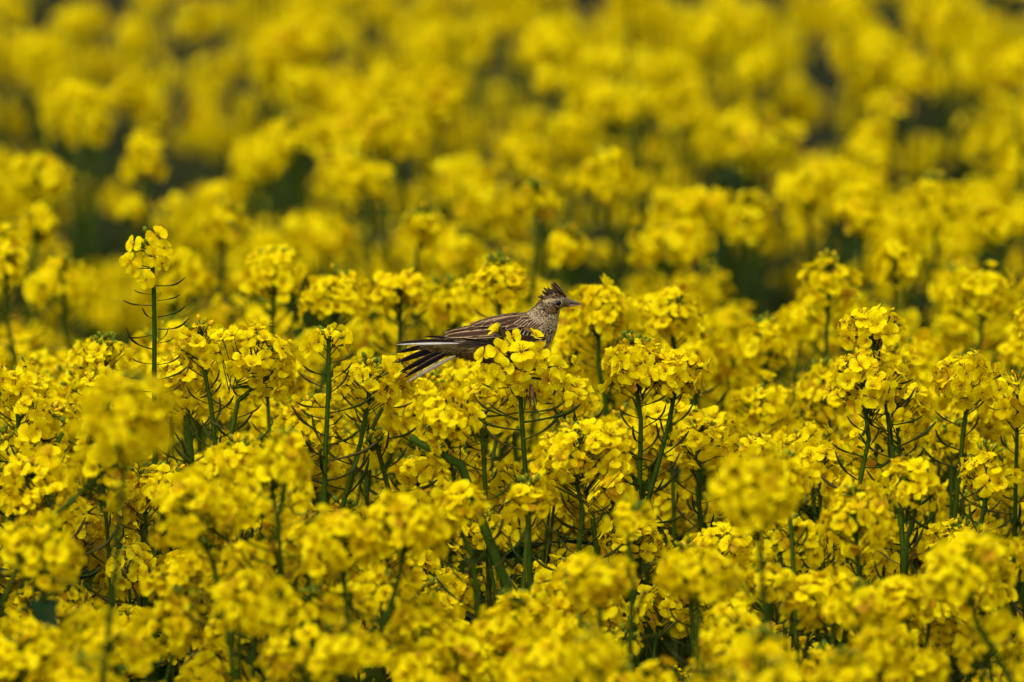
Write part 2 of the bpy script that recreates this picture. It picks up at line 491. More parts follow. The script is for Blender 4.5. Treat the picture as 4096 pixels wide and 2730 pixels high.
def field_plant(r, x, y, top, big=1.0, side=None, lean=None):
    """a random plant of the crop; top = height of its main flower head"""
    pl = new_plant((x, y))
    lx, ly = (r.normal(0, 0.035), r.normal(0, 0.035)) if lean is None else lean
    T = np.array([x + lx, y + ly, top])
    Rad, H = r.uniform(0.026, 0.037) * big, r.uniform(0.040, 0.080) * big
    ax = unit(np.array([r.normal(0, .12), r.normal(0, .12), 1]))
    if r.random() < 0.07: ax = unit(np.array([r.normal(0, .6), r.normal(0, .6), 0.8]))
    bot = add_head(pl, r, T, ax, Rad, H, int(r.integers(22, 34) * (0.6 + 0.4 * H / 0.06)), int(r.integers(4, 14)))
    mid = np.array([x + lx * .4 + r.normal(0, .012), y + ly * .4, top * .55])
    path = add_stem(pl, [(x, y, 0), mid, bot - ax * 0.06, bot + ax * H * 0.75], 0.0042, 0.0017, 9)
    add_stem_pods(pl, r, path, H * 0.8, r.uniform(0.10, 0.19), int(r.integers(10, 18)))
    ns = int(r.choice([3, 3, 4])) if side is None else side
    for _ in range(ns):
        a = r.uniform(0, 6.3); rad = r.uniform(0.05, 0.10)
        T2 = T + np.array([math.cos(a) * rad, math.sin(a) * rad, -r.uniform(0.02, 0.22)])
        R2, H2 = r.uniform(0.020, 0.031), r.uniform(0.030, 0.055)
        ax2 = unit(np.array([math.cos(a) * .3, math.sin(a) * .3, 1]))
        young = r.random() < .16
        b2 = add_head(pl, r, T2, ax2, R2 * (.8 if young else 1), H2, int(r.integers(5, 9)) if young else int(r.integers(14, 23)), 16 if young else int(r.integers(4, 10)), low=-.62 if not young else -.7)
        j = path[int(len(path) * 0.55)]
        p2 = add_stem(pl, [j, j * .4 + b2 * .6 + np.array([math.cos(a), math.sin(a), 0]) * .012, b2 + ax2 * H2 * .6], 0.0026, 0.0013, 6, 5)
        add_stem_pods(pl, r, p2, H2 * .7, 0.07, int(r.integers(3, 8)), 0.02, 0.035)
    add_leaves(pl, r, path, [top * q + r.normal(0, .04) for q in (0.35, 0.46, 0.55, 0.62, 0.69, 0.76)], (0.07, 0.14))
    return pl

# ------------------------------------------------------------------ realise a plant
def frames_of(lst, base):
    out = []
    for m in lst:
        m = m.copy(); m[:3, 3] -= base; out.append(m)
    return out

def stem_geo(pl, g=None, base=None, slot=0, ped=True):
    g = g or Geo(); base = pl['base'] if base is None else base
    for path, rad, sides in pl['tubes']:
        v, f = tube(path - base, rad, sides); g.add(v, f, slot, (path[0, 0] * 7.3) % 1.0)
    if ped and pl['ped']:
        g.add_many(PED, frames_of([m for m, _ in pl['ped']], base), [q for _, q in pl['ped']], [slot])
    return g

def batch(g, items, packs, base, mat_map):
    """items: (variant, matrix, rnd); packs: packed shapes by variant"""
    by = {}
    for it in items: by.setdefault(it[0], []).append(it)
    for k, its in by.items():
        g.add_many(packs[k], frames_of([i[1] for i in its], base), [i[2] for i in its], mat_map)

def realise(pl, tier, name="rapeseed_plant"):
    base = pl['base']
    e = bpy.data.objects.new(name, None); COL.objects.link(e)
    e.empty_display_size = 0.05
    e.location = base
    link("stem", mesh_from("stem", stem_geo(pl).pack(), [M_GREEN]), e)
    for v, m, q in pl['leaf']:
        mm = m.copy(); mm[:3, 3] -= base; link("leaf", LEAF_MESH[v], e, mm)
    if tier == 'A':
        for v, m, q, h in pl['flower']:
            mm = m.copy(); mm[:3, 3] -= base
            fo = link("flower", FLOWER[v]['centre'], e, mm)
            for pvn, pm in FLOWER[v]['petals']: link("petal", PET_MESH[pvn], fo, pm)
        for v, m, q in pl['pod']:
            mm = m.copy(); mm[:3, 3] -= base; link("seed_pod", POD_MESH[v], e, mm)
        for m, q in pl['bud']:
            mm = m.copy(); mm[:3, 3] -= base; link("bud", BUD_MESH, e, mm)
        return e
    if tier == 'B':
        for v, m, q, h in pl['flower']:
            mm = m.copy(); mm[:3, 3] -= base; link("flower", FLOWER[v]['hi_mesh'], e, mm)
    else:
        for h in range(len(pl['heads'])):
            its = [(v, m, q) for v, m, q, hh in pl['flower'] if hh == h]
            if not its: continue
            g = Geo(); batch(g, its, [F['lo' if base[1] < 15 else 'xl'] for F in FLOWER], base, [0, 1, 2])
            o = link("flower_head", mesh_from("flower_head", g.pack(), [M_PETAL, M_STAMEN, M_GREEN]), e); o["kind"] = "stuff"
    if pl['pod']:
        g = Geo(); batch(g, pl['pod'], [p[0] for p in POD] if tier == 'B' else POD_LO, base, [0])
        o = link("seed_pods", mesh_from("seed_pods", g.pack(), [M_POD]), e); o["kind"] = "stuff"
    if pl['bud']:
        g = Geo(); g.add_many(BUD, frames_of([m for m, _ in pl['bud']], base), [q for _, q in pl['bud']])
        o = link("buds", mesh_from("buds", g.pack(), [M_BUD]), e); o["kind"] = "stuff"
    return e

# ------------------------------------------------------------------ ground
def build_ground():
    n = 60
    xs = np.concatenate([[-600, -60, -12], np.linspace(-4, 4, n), [12, 60, 600]])
    ys = np.concatenate([[-400, -20], np.linspace(4, 28, 90), [80, 1500]])
    X, Y = np.meshgrid(xs, ys)
    inner = (abs(X) < 5) & (Y > 3) & (Y < 29)
    Z = np.where(inner, -0.012 + 0.012 * np.sin(X * 31 + Y * 3) * np.sin(Y * 27 - X * 5), -0.012)
    V = np.stack([X, Y, Z], -1).reshape(-1, 3)
    g = Geo(); g.add(V, grid_faces(len(ys), len(xs)), 0, 0)
    o = link("ground", mesh_from("ground", g.pack(), [M_SOIL])); o["kind"] = "structure"
    o["label"] = "dark soil between the rapeseed stems"
build_ground()

# ------------------------------------------------------------------ plants placed one by one
HAND = []      # (plant, tier, label, group)
KEEP = []      # (px, py, rx, ry, d): what nearer random heads must not cover
KEEP.append((1980, 1330, 400, 175, FOC + 0.06))
KEEP.append((2090, 1480, 240, 160, FOC - 0.02))

def hand_plant(heads, d, stems, label, tier='A', seed=0, group=None, pods=None, leafz=(0.3, 0.5, 0.65), keep=True, rad=(0.0044, 0.0020)):
    """heads: (px, py, w, h, n) by their middle; stems: picture points from below the head downwards, one list for each head"""
    r = np.random.default_rng(1000 + seed)
    last = P(stems[0][-1][0], stems[0][-1][1], d)
    bx, by = last[0] + r.normal(0, .02), last[1] + r.normal(0, .02) + 0.03
    pl = new_plant((bx, by))
    for (px, py, w, h, n), st in zip(heads, stems):
        k = kk(d)
        top = P(px, py - h / 2, d)
        sp = [P(a, b, d) for a, b in st]
        c = P(px, py, d)
        ax = unit(c - sp[0]) if np.linalg.norm(c - sp[0]) > 0.015 else np.array([0, 0, 1.0])
        ax = unit(ax + np.array([0, 0, 0.6]))
        bot = add_head(pl, r, top, ax, w * k / 2, h * k, int(n * 1.25) if n > 12 else n, int(r.integers(6, 14)))
        pts = [np.array([bx, by, 0.0])] + [q for q in reversed(sp)] + [c + ax * h * k * 0.12]
        path = add_stem(pl, pts, rad[0], rad[1], 14, 7)
        np_ = int(pods if pods is not None else r.integers(11, 17))
        add_stem_pods(pl, r, path, h * k * 0.62, r.uniform(0.08, 0.12), np_, 0.028, 0.048)
        if keep:
            KEEP.append((px, py, w / 2, h / 2, d))
            for (a, b), (a2, b2) in zip(st[:-1], st[1:]):
                for u in np.arange(0, 1, 80 / max(80, abs(b2 - b))):
                    if b + (b2 - b) * u < 2350: KEEP.append((a + (a2 - a) * u, b + (b2 - b) * u, 38, 50, d))
    add_leaves(pl, r, path, [path[-1, 2] * q for q in leafz])
    HAND.append((pl, tier, label, group))
    return pl

# --- the plant the bird sits on: every open flower placed by eye
def z3(x, y): return (1880 + x * .2678, 1280 + y * .2678)
r = np.random.default_rng(5)
dP = FOC - 0.008
cx, cyy = z3(760, 780)
base = P(2120, 2400, dP)
pl = new_plant((base[0], base[1] + .03))
ctop = P(*z3(760, 620), dP)
axis_top = ctop
for zx, zy, dia, dep in [(440, 455, 340, .6), (765, 480, 410, 1), (490, 720, 330, .9), (775, 760, 340, .95), (1030, 470, 290, .5), (985, 655, 320, .6),
                         (195, 545, 260, .3), (640, 265, 250, .1), (1300, 705, 350, .5), (1560, 640, 230, .0), (690, 930, 340, .75), (410, 890, 300, .5),
                         (1170, 900, 360, .55), (800, 1000, 310, .6), (1030, 1060, 320, .4), (1190, 1180, 300, .1), (1385, 950, 220, .2), (235, 755, 210, .2),
                         (700, 840, 260, -.7), (1050, 800, 300, -.7), (450, 800, 260, -.8), (700, 1150, 240, -.3), (880, 1180, 260, -.2)]:
    px, py = z3(zx, zy)
    p = P(px, py, dP - 0.024 * dep)
    dx, dy = (zx - 760) / 620, (zy - 760) / 620
    nd = unit(np.array([dx * 0.9, -0.9 if dep > -.1 else 0.8, -dy * 0.75 + 0.12]) + r.normal(0, .10, 3))
    add_flower(pl, r, p, nd, dia * .2678 * kk(dP) / (2 * FR) * 1.16, 0, int(r.choice([0, 1, 2, 3, 5])))
    add_ped(pl, r, P(2060 + dx * 6, 1495 + dy * 30, dP), p - nd * .004, 0.0007)
for (zx, zy, v) in [(430, 180, 6), (960, 280, 6)]:
    p = P(*z3(zx, zy), dP - .01); nd = unit((-.55 if zx < 600 else .45, -.2, .8))
    add_flower(pl, r, p, nd, .85, 0, v); add_ped(pl, r, P(2068, 1440, dP), p - nd * .004, .0008)
add_pod_to(pl, r, z3(640, 400), z3(405, 35), dP - .012)
add_pod_to(pl, r, z3(420, 365), z3(290, 245), dP - .012)
for a, b in [((610, 1010), (175, 945)), ((720, 1500), (85, 1185)), ((725, 1385), (5, 1390)), ((800, 1380), (1430, 1210)), ((800, 1530), (1665, 1250)),
             ((930, 880), (1370, 745)), ((840, 1110), (1270, 1245)), ((1060, 740), (1120, 555)), ((620, 1060), (445, 1280)), ((820, 1060), (805, 1360)),
             ((720, 1480), (280, 1240)), ((720, 1190), (610, 1010))]:
    add_pod_to(pl, r, z3(*a), z3(*b), dP - .004, r.uniform(-.02, .01))
for a, b in [((2085, 1720), (1890, 1650)), ((2090, 1800), (1930, 1690)), ((2095, 1760), (2250, 1640)), ((2100, 1850), (2230, 1790))]:
    add_pod_to(pl, r, a, b, dP - .004, r.uniform(-.02, .02))
for _ in range(6):
    d_ = unit(r.normal(0, .6, 3) + (0, 0, .8)); q = P(*z3(620, 600), dP) + d_ * .008
    add_bud(pl, r, q, d_, .006); add_ped(pl, r, P(*z3(650, 680), dP), q)
pl['heads'].append((ctop, .04, .06))
path = add_stem(pl, [(base[0], base[1] + .03, 0), P(2118, 2250, dP), P(2108, 1970, dP), P(2092, 1760, dP), P(2080, 1575, dP), P(2062, 1450, dP)], .0046, .0021, 20, 8)
add_leaves(pl, r, path, (.3, .5, .65))
HAND.append((pl, 'A', "rapeseed plant whose flower head stands in front of the perched bird", None))
KEEP += [(2085, 1650, 60, 110, dP), (2100, 1820, 60, 110, dP)]

# --- the tall lone spike at the left
def z4(x, y): return (400 + x * .4782, 850 + y * .4782)
r = np.random.default_rng(8)
dS = FOC
base = P(625, 2200, dS)
pl = new_plant((base[0], base[1]))
for zx, zy, dia, nx, ny in [(478, 195, 190, .1, .25), (285, 268, 165, -.35, .35), (455, 372, 190, .0, .1), (262, 420, 190, -.3, .05), (385, 565, 165, -.05, -.25),
                            (535, 300, 160, .7, .35), (515, 425, 150, .6, -.2), (290, 480, 140, -.4, -.3), (400, 250, 150, -.1, .9), (350, 320, 150, -.7, .1), (470, 330, 150, .5, .3)]:
    px, py = z4(zx, zy)
    back = zx in (400, 350, 470)
    p = P(px, py, dS + (0.012 if back else -0.010)); nd = unit((nx, 0.6 if back else -0.85, ny + .1))
    add_flower(pl, r, p, nd, dia * .4782 * kk(dS) / (2 * FR) * 1.06, 0, int(r.choice([0, 1, 2, 5])))
    add_ped(pl, r, P(609, min(1075, py + 30), dS), p - nd * .004, .0007)
for zx, zy in [(385, 170), (362, 305), (430, 210), (395, 270)]:
    q = P(*z4(zx, zy), dS - .006); add_bud(pl, r, q, unit((-.2, -.5, .8)), .0075); add_ped(pl, r, P(608, 1000, dS), q)
for a, b in [((448, 688), (285, 648)), ((448, 778), (190, 735)), ((452, 890), (350, 797)), ((448, 1025), (208, 1035)), ((445, 1147), (210, 965)), ((445, 1270), (268, 1220)),
             ((440, 1396), (168, 1348)), ((474, 614), (712, 545)), ((478, 738), (675, 685)), ((482, 877), (716, 783)), ((484, 977), (746, 884)), ((478, 1086), (571, 958)),
             ((478, 1094), (618, 1046)), ((480, 1275), (678, 1190)), ((472, 1404), (730, 1290)), ((445, 1500), (240, 1440)), ((470, 1520), (690, 1430)), ((478, 715), (512, 662))]:
    add_pod_to(pl, r, z4(*a), z4(*b), dS, r.uniform(-.025, .012))
path = add_stem(pl, [(base[0], base[1], 0), P(622, 1900, dS), P(617, 1540, dS), P(618, 1300, dS), P(612, 1080, dS), P(606, 985, dS)], .0046, .0020, 20, 8)
pl['heads'].append((P(590, 990, dS), .024, .06))
add_leaves(pl, r, path, (.3, .5, .65))
HAND.append((pl, 'A', "tall lone rapeseed spike with few flowers and comb of bare pods", None))
KEEP += [(590, 990, 120, 150, dS), (615, 1200, 130, 130, dS), (617, 1400, 130, 110, dS)]

D = FOC
hand_plant([(2535, 1475, 300, 270, 40), (2715, 1500, 270, 240, 34)], D, [[(2562, 1610), (2562, 1760), (2558, 2000)], [(2686, 1650), (2650, 1800), (2590, 2010)]],
           "twin headed rapeseed plant just right of the perched bird", seed=1)
hand_plant([(3475, 1325, 270, 210, 26), (3450, 1545, 330, 270, 44)], D - .05, [[(3560, 1690), (3575, 1830), (3600, 2060)], [(3485, 1700), (3465, 1800), (3425, 2000)]],
           "tallest sharp rapeseed plant at right with two stacked flower heads", seed=2)
hand_plant([(3880, 1530, 290, 270, 36)], D + .05, [[(3862, 1670), (3850, 1760), (3835, 1900)]], "sharp round rapeseed head nearest the right edge, on slanting stem", seed=3)
hand_plant([(1315, 1372, 210, 150, 9)], D - .04, [[(1322, 1420), (1308, 1650), (1296, 2030)]], "rapeseed plant with sparse top and many bare pods below bird's tail", seed=4, pods=20)
hand_plant([(1120, 1480, 340, 330, 46)], D - .02, [[(965, 1570), (935, 1690), (905, 1850)]], "broad sharp rapeseed head left of the podded bare stem", seed=5)
hand_plant([(1480, 1560, 300, 230, 26)], D + .02, [[(1460, 1700), (1420, 1850), (1375, 2010)]], "sharp rapeseed head directly below the bird's fanned tail", seed=6)
hand_plant([(1600, 1500, 210, 200, 18)], D + .08, [[(1490, 1740), (1525, 1840), (1555, 1960)]], "small rapeseed head behind and right of the one under the tail", seed=7)
hand_plant([(2290, 1850, 420, 310, 56)], D - .16, [[(2335, 2000), (2325, 2080), (2310, 2250)]], "big sharp rapeseed head low in front, below and right of bird", seed=8)
hand_plant([(1670, 1770, 270, 300, 28)], D - .22, [[(1775, 1775), (1850, 1870), (1950, 2150), (2040, 2380)]], "nodding rapeseed head on a thick arching stem", seed=9, pods=6, rad=(0.0060, 0.0042))
hand_plant([(800, 1400, 230, 220, 18)], D + .03, [[(835, 1560), (848, 1650), (860, 1760)]], "sharp rapeseed head beside the tall spike's podded stem", seed=10)
hand_plant([(60, 1560, 280, 240, 24)], D - .05, [[(70, 1690), (80, 1760), (90, 1900)]], "sharp rapeseed head at the left edge", seed=11)
hand_plant([(230, 1740, 220, 190, 16)], D - .15, [[(160, 1720), (170, 1800), (200, 1930)]], "small sharp rapeseed head low beside the left edge plants", seed=12)
hand_plant([(110, 1940, 300, 300, 28)], D - .30, [[(150, 2080), (160, 2150), (180, 2260)]], "dense rapeseed head on the left, half way down", seed=13)
hand_plant([(3420, 2090, 330, 300, 34)], D - .42, [[(3430, 2330), (3395, 2430), (3380, 2540)]], "sharp rapeseed head low on right with green stem showing beneath", seed=14, leafz=(.3, .5, .8))
hand_plant([(3690, 1960, 330, 260, 26)], D - .30, [[(3640, 2080), (3630, 2150), (3620, 2260)]], "cluster of small rapeseed flowers beneath the round right head", seed=15)
hand_plant([(3960, 1900, 260, 220, 20)], D - .1, [[(3930, 2010), (3925, 2080), (3920, 2180)]], "sharp rapeseed head touching the right edge, half way down", seed=16)
hand_plant([(2800, 1790, 240, 220, 20)], D + .12, [[(2780, 1900), (2790, 1960), (2800, 2050)]], "rapeseed head between twin headed plant and tall right plant", seed=17)
hand_plant([(3140, 1930, 230, 200, 18)], D - .35, [[(3160, 2030), (3165, 2100), (3170, 2200)]], "rapeseed head low between middle and right, just in focus", seed=18)
hand_plant([(1800, 2040, 220, 230, 20)], D - .40, [[(1880, 2150), (1890, 2220), (1900, 2330)]], "rapeseed head beside the arching stem, low in the middle", seed=19)
hand_plant([(2120, 2010, 200, 160, 14)], D - .30, [[(2110, 2150), (2100, 2260), (2090, 2400)]], "small budding rapeseed head low under the perch plant", seed=20)
hand_plant([(960, 1870, 300, 210, 22)], D - .33, [[(960, 2000), (965, 2080), (970, 2200)]], "sharp rapeseed head low left of the middle", seed=21)
hand_plant([(420, 1470, 280, 240, 24)], D + .25, [[(420, 1600), (420, 1700), (420, 1800)]], "rapeseed head left of the tall spike's stem", 'B', seed=22)
hand_plant([(2260, 1600, 250, 220, 22)], D + .12, [[(2270, 1540), (2310, 1680), (2330, 1800)]], "rapeseed head right behind the perch plant's podded stem", seed=23)
hand_plant([(1920, 1640, 300, 240, 26)], D + .10, [[(1930, 1760), (1935, 1830), (1940, 1930)]], "rapeseed head left behind the perch plant's podded stem", seed=24)
hand_plant([(3430, 2450, 270, 200, 18)], D - .75, [[(3440, 2540), (3445, 2600), (3450, 2680)]], "rapeseed head low on right below the green stems", 'B', seed=25)
# foreground, out of focus
FG = "out of focus rapeseed plants in front"
hand_plant([(535, 1705, 430, 430, 56)], 11.8, [[(495, 1890), (470, 2200), (425, 2600)]], "big blurred rapeseed head on a long stem, front left", 'B', seed=40, group=FG)
hand_plant([(740, 2060, 420, 370, 38)], 12.25, [[(845, 2220), (870, 2320), (890, 2420)]], "blurred wide rapeseed head right of the long-stemmed front left one", 'B', seed=41, group=FG)
hand_plant([(1350, 2180, 360, 340, 36), (1640, 2120, 360, 320, 36)], 12.25, [[(1380, 2360), (1390, 2450), (1400, 2600)], [(1600, 2300), (1560, 2420), (1500, 2600)]],
           "blurred pair of dense rapeseed heads in front, left of middle", 'B', seed=42, group=FG)
hand_plant([(1160, 1850, 260, 230, 16)], 12.3, [[(1122, 1970), (1125, 2300), (1135, 2720)]], "blurred small rapeseed head on a straight thin stem in front", 'B', seed=43, group=FG)
hand_plant([(3010, 1990, 380, 410, 40)], 11.95, [[(3040, 2230), (3058, 2450), (3085, 2720)]], "blurred rapeseed head with curving bare stem, front right of middle", 'B', seed=44, group=FG)
hand_plant([(2500, 2080, 250, 170, 11)], 12.3, [[(2530, 2150), (2532, 2300), (2525, 2480)]], "blurred sparse rapeseed spike with pods, front middle", 'B', seed=45, group=FG, pods=14)
hand_plant([(250, 2250, 360, 300, 28)], 12.2, [[(150, 2330), (170, 2480), (220, 2720)]], "blurred rapeseed plant at lower left with a dark leaf", 'B', seed=46, group=FG)
hand_plant([(1010, 2440, 340, 330, 28)], 12.1, [[(1010, 2620), (1010, 2680), (1010, 2760)]], "blurred rapeseed head low in front, left of the middle stem", 'B', seed=47, group=FG)
hand_plant([(3850, 2280, 420, 330, 36)], 12.15, [[(3900, 2480), (3960, 2580), (4040, 2720)]], "blurred broad rapeseed head at lower right", 'B', seed=48, group=FG)
hand_plant([(2390, 2330, 330, 250, 24)], 12.15, [[(2400, 2460), (2400, 2550), (2400, 2680)]], "blurred rapeseed head in front under the sparse spike", 'B', seed=49, group=FG)
hand_plant([(2800, 2320, 340, 260, 26)], 12.2, [[(2790, 2460), (2790, 2560), (2790, 2680)]], "blurred rapeseed head in front, left of the curving bare stem", 'B', seed=50, group=FG)
# behind, out of focus
BGR = "out of focus rapeseed plants behind"
hand_plant([(2150, 812, 180, 150, 9)], 14.3, [[(2152, 900), (2140, 1000), (2125, 1200)]], "blurred sparse rapeseed spike standing up behind the bird's head", 'C', seed=60, group=BGR, pods=8)
for i, (px, py, w, h, d, lab) in enumerate([
        (905, 930, 230, 240, 14.6, "blurred rapeseed head up and right of the tall spike"),
        (150, 720, 290, 240, 14.9, "blurred double rapeseed head standing against dark gap, upper left"),
        (145, 910, 160, 170, 14.6, "blurred small rapeseed head below the double one, upper left"),
        (30, 1060, 190, 280, 14.0, "blurred rapeseed head cut off by left edge, above the middle"),
        (250, 1150, 320, 240, 14.3, "blurred rapeseed head left of the tall spike's flowers"),
        (700, 1120, 300, 260, 14.3, "blurred rapeseed head just behind the tall spike"),
        (1100, 1120, 300, 250, 13.8, "blurred rapeseed head in front of the dark gap left of middle"),
        (1480, 730, 230, 200, 15.0, "blurred bright rapeseed head above and left of the bird"),
        (1180, 560, 300, 240, 15.6, "blurred round rapeseed head high above the bird's tail"),
        (580, 640, 170, 280, 15.2, "blurred narrow rapeseed head high above the tall spike"),
        (1690, 920, 210, 170, 14.3, "blurred small rapeseed head above the bird's back"),
        (1330, 1200, 330, 220, 13.6, "softly blurred rapeseed head behind left of the bird's tail"),
        (1600, 1180, 260, 200, 13.6, "softly blurred rapeseed head behind the bird's tail"),
        (1990, 1140, 260, 200, 13.5, "softly blurred rapeseed head behind the bird's back"),
        (2420, 730, 280, 260, 14.9, "blurred rapeseed head above and right of the bird"),
        (2280, 1000, 180, 180, 14.5, "blurred rapeseed head straight above the bird's crest"),
        (2680, 980, 380, 240, 14.6, "blurred broad rapeseed head up and right of the bird's bill"),
        (2830, 850, 200, 200, 14.8, "blurred bright square rapeseed head up right of the bird"),
        (2400, 1260, 260, 300, 13.45, "softly blurred rapeseed head right in front of the bird's bill"),
        (2690, 1270, 290, 260, 13.5, "softly blurred rapeseed head right of the bird"),
        (3060, 1390, 250, 230, 13.7, "softly blurred rapeseed head on bent stem left of tall right plant"),
        (3320, 1150, 240, 250, 13.8, "blurred rapeseed head behind left of the tall right plant"),
        (3580, 1070, 200, 220, 14.1, "blurred rapeseed head behind right of the tall right plant"),
        (3730, 830, 240, 260, 14.6, "blurred rapeseed head by the dark gap, upper right"),
        (3980, 900, 220, 220, 14.6, "blurred rapeseed head near the right edge, above the middle"),
        (3930, 1180, 330, 260, 13.9, "blurred rapeseed head with leaning stems near right edge"),
        (3450, 860, 190, 220, 14.6, "blurred rapeseed head left of the dark gap, upper right"),
        (3240, 760, 260, 180, 14.9, "blurred rapeseed head above the tall right plant"),
        (3000, 560, 420, 260, 15.8, "blurred rapeseed mass high right of the middle"),
        (250, 420, 260, 260, 15.9, "blurred rapeseed head high at the left"),
        (1100, 250, 380, 260, 16.4, "blurred tall rapeseed head near the top, left of middle"),
        (1820, 180, 360, 260, 16.6, "blurred rapeseed head near the top, middle"),
        (3520, 280, 300, 260, 16.4, "blurred rapeseed head near the top, right of middle"),
        (2450, 430, 340, 240, 16.0, "blurred rapeseed head high over the bird's bill")]):
    hand_plant([(px, py, w, h, int(10 + w * h / 3600))], d, [[(px + (i % 3 - 1) * 12, py + h * .55), (px + (i % 5 - 2) * 14, py + h)]], lab,
               'B' if d < 13.75 else 'C', seed=70 + i, group=BGR, keep=(d < 14.7))

# a broad dark leaf on the lower-left front plant
for pl, t, lab, g_ in HAND:
    if lab.endswith("with a dark leaf"):
        p = P(165, 2400, 12.18)
        for az, ry, L, vv in ((-1.2, 1.25, .062, 1), (.35, -.15, .035, 2)):
            m = np.array(Matrix.Rotation(az, 3, 'Z')) @ np.array(Matrix.Rotation(ry, 3, 'Y'))
            pl['leaf'].append((vv, mat4(m, p, L), .3))

# ------------------------------------------------------------------ the rest of the crop
GAPS = [(61, 566, 90, 90), (330, 690, 110, 110), (435, 914, 170, 130), (905, 1110, 80, 100), (1192, 760, 110, 110), (1045, 435, 70, 110), (1654, 827, 110, 90),
        (2152, 453, 90, 80), (2422, 923, 110, 90), (3075, 640, 60, 160), (3293, 557, 80, 80),
        (3684, 660, 150, 120), (3397, 1040, 120, 110), (3119, 1245, 90, 90), (3990, 1050, 70, 80), (2080, 2290, 110, 130), (800, 2500, 90, 90),
        (3190, 1440, 80, 80), (450, 2330, 70, 80), (3460, 2360, 90, 110), (700, 700, 150, 90), (2730, 620, 90, 60)]
def blocked(px, py, Rp, d):
    for x, y, rx, ry, dk in KEEP:
        if d < dk + 0.03 and abs(px - x) < rx * .8 + Rp * .85 and abs(py - y) < ry * .8 + Rp * .85: return True
    for x, y, rx, ry in GAPS:
        if ((px - x) / (rx * 1.05 + Rp * .55)) ** 2 + ((py - y) / (ry * 1.05 + Rp * .55)) ** 2 < 1: return True
    return False

def canopy(x, y):
    return 1.262 - 0.112 * max(0.0, 12.8 - y) + 0.012 * math.sin(1.9 * y + 1.3 * x + .6) + 0.035 * math.sin(4.1 * x - 2.3 * y + 1.0) + 0.02 * math.sin(9 * x + 6 * y)

FIELD = []
r = np.random.default_rng(21)
hand_xy = np.array([pl['base'][:2] for pl, *_ in HAND])
y = 10.7
while y < 20.5:
    cell = 0.104 if y < 12.9 else (0.102 if y < 13.9 else (0.124 if y < 18.0 else 0.2))
    half = 0.036 * y + (0.45 if y < 18.0 else 0.25)
    x = -half + r.uniform(0, cell)
    while x < half:
        xx, yy = x + r.uniform(-.07, .07), y + r.uniform(-.12, .12)
        x += cell
        top = canopy(xx, yy) + min(0.055, r.normal(0, 0.042))
        if 13.9 < yy < 15.0 and abs(yy - 14.45 - .2 * math.sin(3.5 * xx + 1)) < .30 + .2 * math.sin(5 * xx): top -= r.uniform(.02, .16) + (.14 if xx < -.12 else 0)
        if yy > 13.9:
            cl = math.sin(7.1 * xx + 2.2 * yy + .5) + math.sin(-4.6 * xx + 3.9 * yy + 1.7) + .8 * math.sin(12.3 * xx - 5.1 * yy)
            top += r.normal(0, .03)
            cl += .35 * max(-1, min(1, xx / .5))
            if cl < -0.95: top -= r.uniform(.15, .30)
            elif cl < -0.35: top -= r.uniform(.03, .11)
        ok = False
        for dz in (0, -.04, -.08, -.13, -.19, -.26, -.34):
            pts = proj((xx, yy, top + dz - .03))
            if not blocked(pts[0], pts[1], 0.032 / kk(pts[2]), pts[2]): ok = True; break
        if not ok: continue
        FIELD.append(dict(x=xx, y=yy, top=top + dz, px=pts[0], py=pts[1], d=pts[2], dz=dz))
    y += cell

inframe = [q for q in FIELD if -120 < q['px'] < 4216 and -150 < q['py'] < 2850]
defoc = lambda q: (q['d'] - FOC) / q['d'] if q['d'] > FOC else (FOC - q['d']) / q['d'] * .38
inframe.sort(key=defoc)
n_single = 298 - len(HAND)
single_ids = set(id(q) for q in inframe[:n_single])
stuff = Geo()
N_SV = 32
STUFF_AT = [[] for _ in range(N_SV)]
counts = dict(A=0, B=0, C=0, stuff=0)
GROUPS = {
    'front': ("blurred rapeseed plant in front of the bird", "nearest rapeseed plants of the crop"),
    'sharp': ("sharp rapeseed plant level with the bird", "rapeseed plants of the crop in focus"),
    'back': ("softly blurred rapeseed plant close behind the bird", "rapeseed plants close behind the bird"),
    'far': ("strongly blurred rapeseed plant far behind", "rapeseed plants far behind the bird")}
def zone_of(q):
    dd = q['d'] - FOC
    return 'sharp' if -0.5 < dd < 0.4 else ('front' if dd < 0 else ('back' if dd < 1.6 else 'far'))
COLS = ["at the left edge", "below the tall spike", "left of the tail", "under the tail", "under the bird's body", "right of the bill", "right of the middle", "near the right edge"]
COLS_UP = ["at the left edge", "above the tall spike", "left of the tail", "above the tail", "above the bird's body", "right of the bill", "right of the middle", "near the right edge"]
ORD = ["leftmost", "second", "third", "fourth", "fifth", "sixth", "seventh", "eighth", "ninth", "tenth", "eleventh", "twelfth", "thirteenth", "fourteenth", "fifteenth", "sixteenth"]
SPOT = {}
for q in inframe[:n_single]:
    c = int(max(0, min(7, q['px'] // 512)))
    row = "top" if q['py'] < 450 else ("high" if q['py'] < 900 else ("mid height" if q['py'] < 1500 else ("low" if q['py'] < 2100 else "bottom")))
    SPOT.setdefault((zone_of(q), row, (COLS_UP if q['py'] < 1200 else COLS)[c]), []).append(q)
for (z, row, col), qs in SPOT.items():
    qs.sort(key=lambda q: q['px'])
    for k, q in enumerate(qs):
        q['label'] = f"{GROUPS[z][0]}, {row}, {col}" + (f", {ORD[min(k, 15)]} there" if len(qs) > 1 else "")
def dress(e, label, group=None):
    e["label"] = label; e["category"] = "rapeseed plant"
    if group: e["group"] = group
for pl, tier, label, group in HAND:
    counts[tier] += 1
    dress(realise(pl, tier), label, group or "rapeseed plants in bloom")
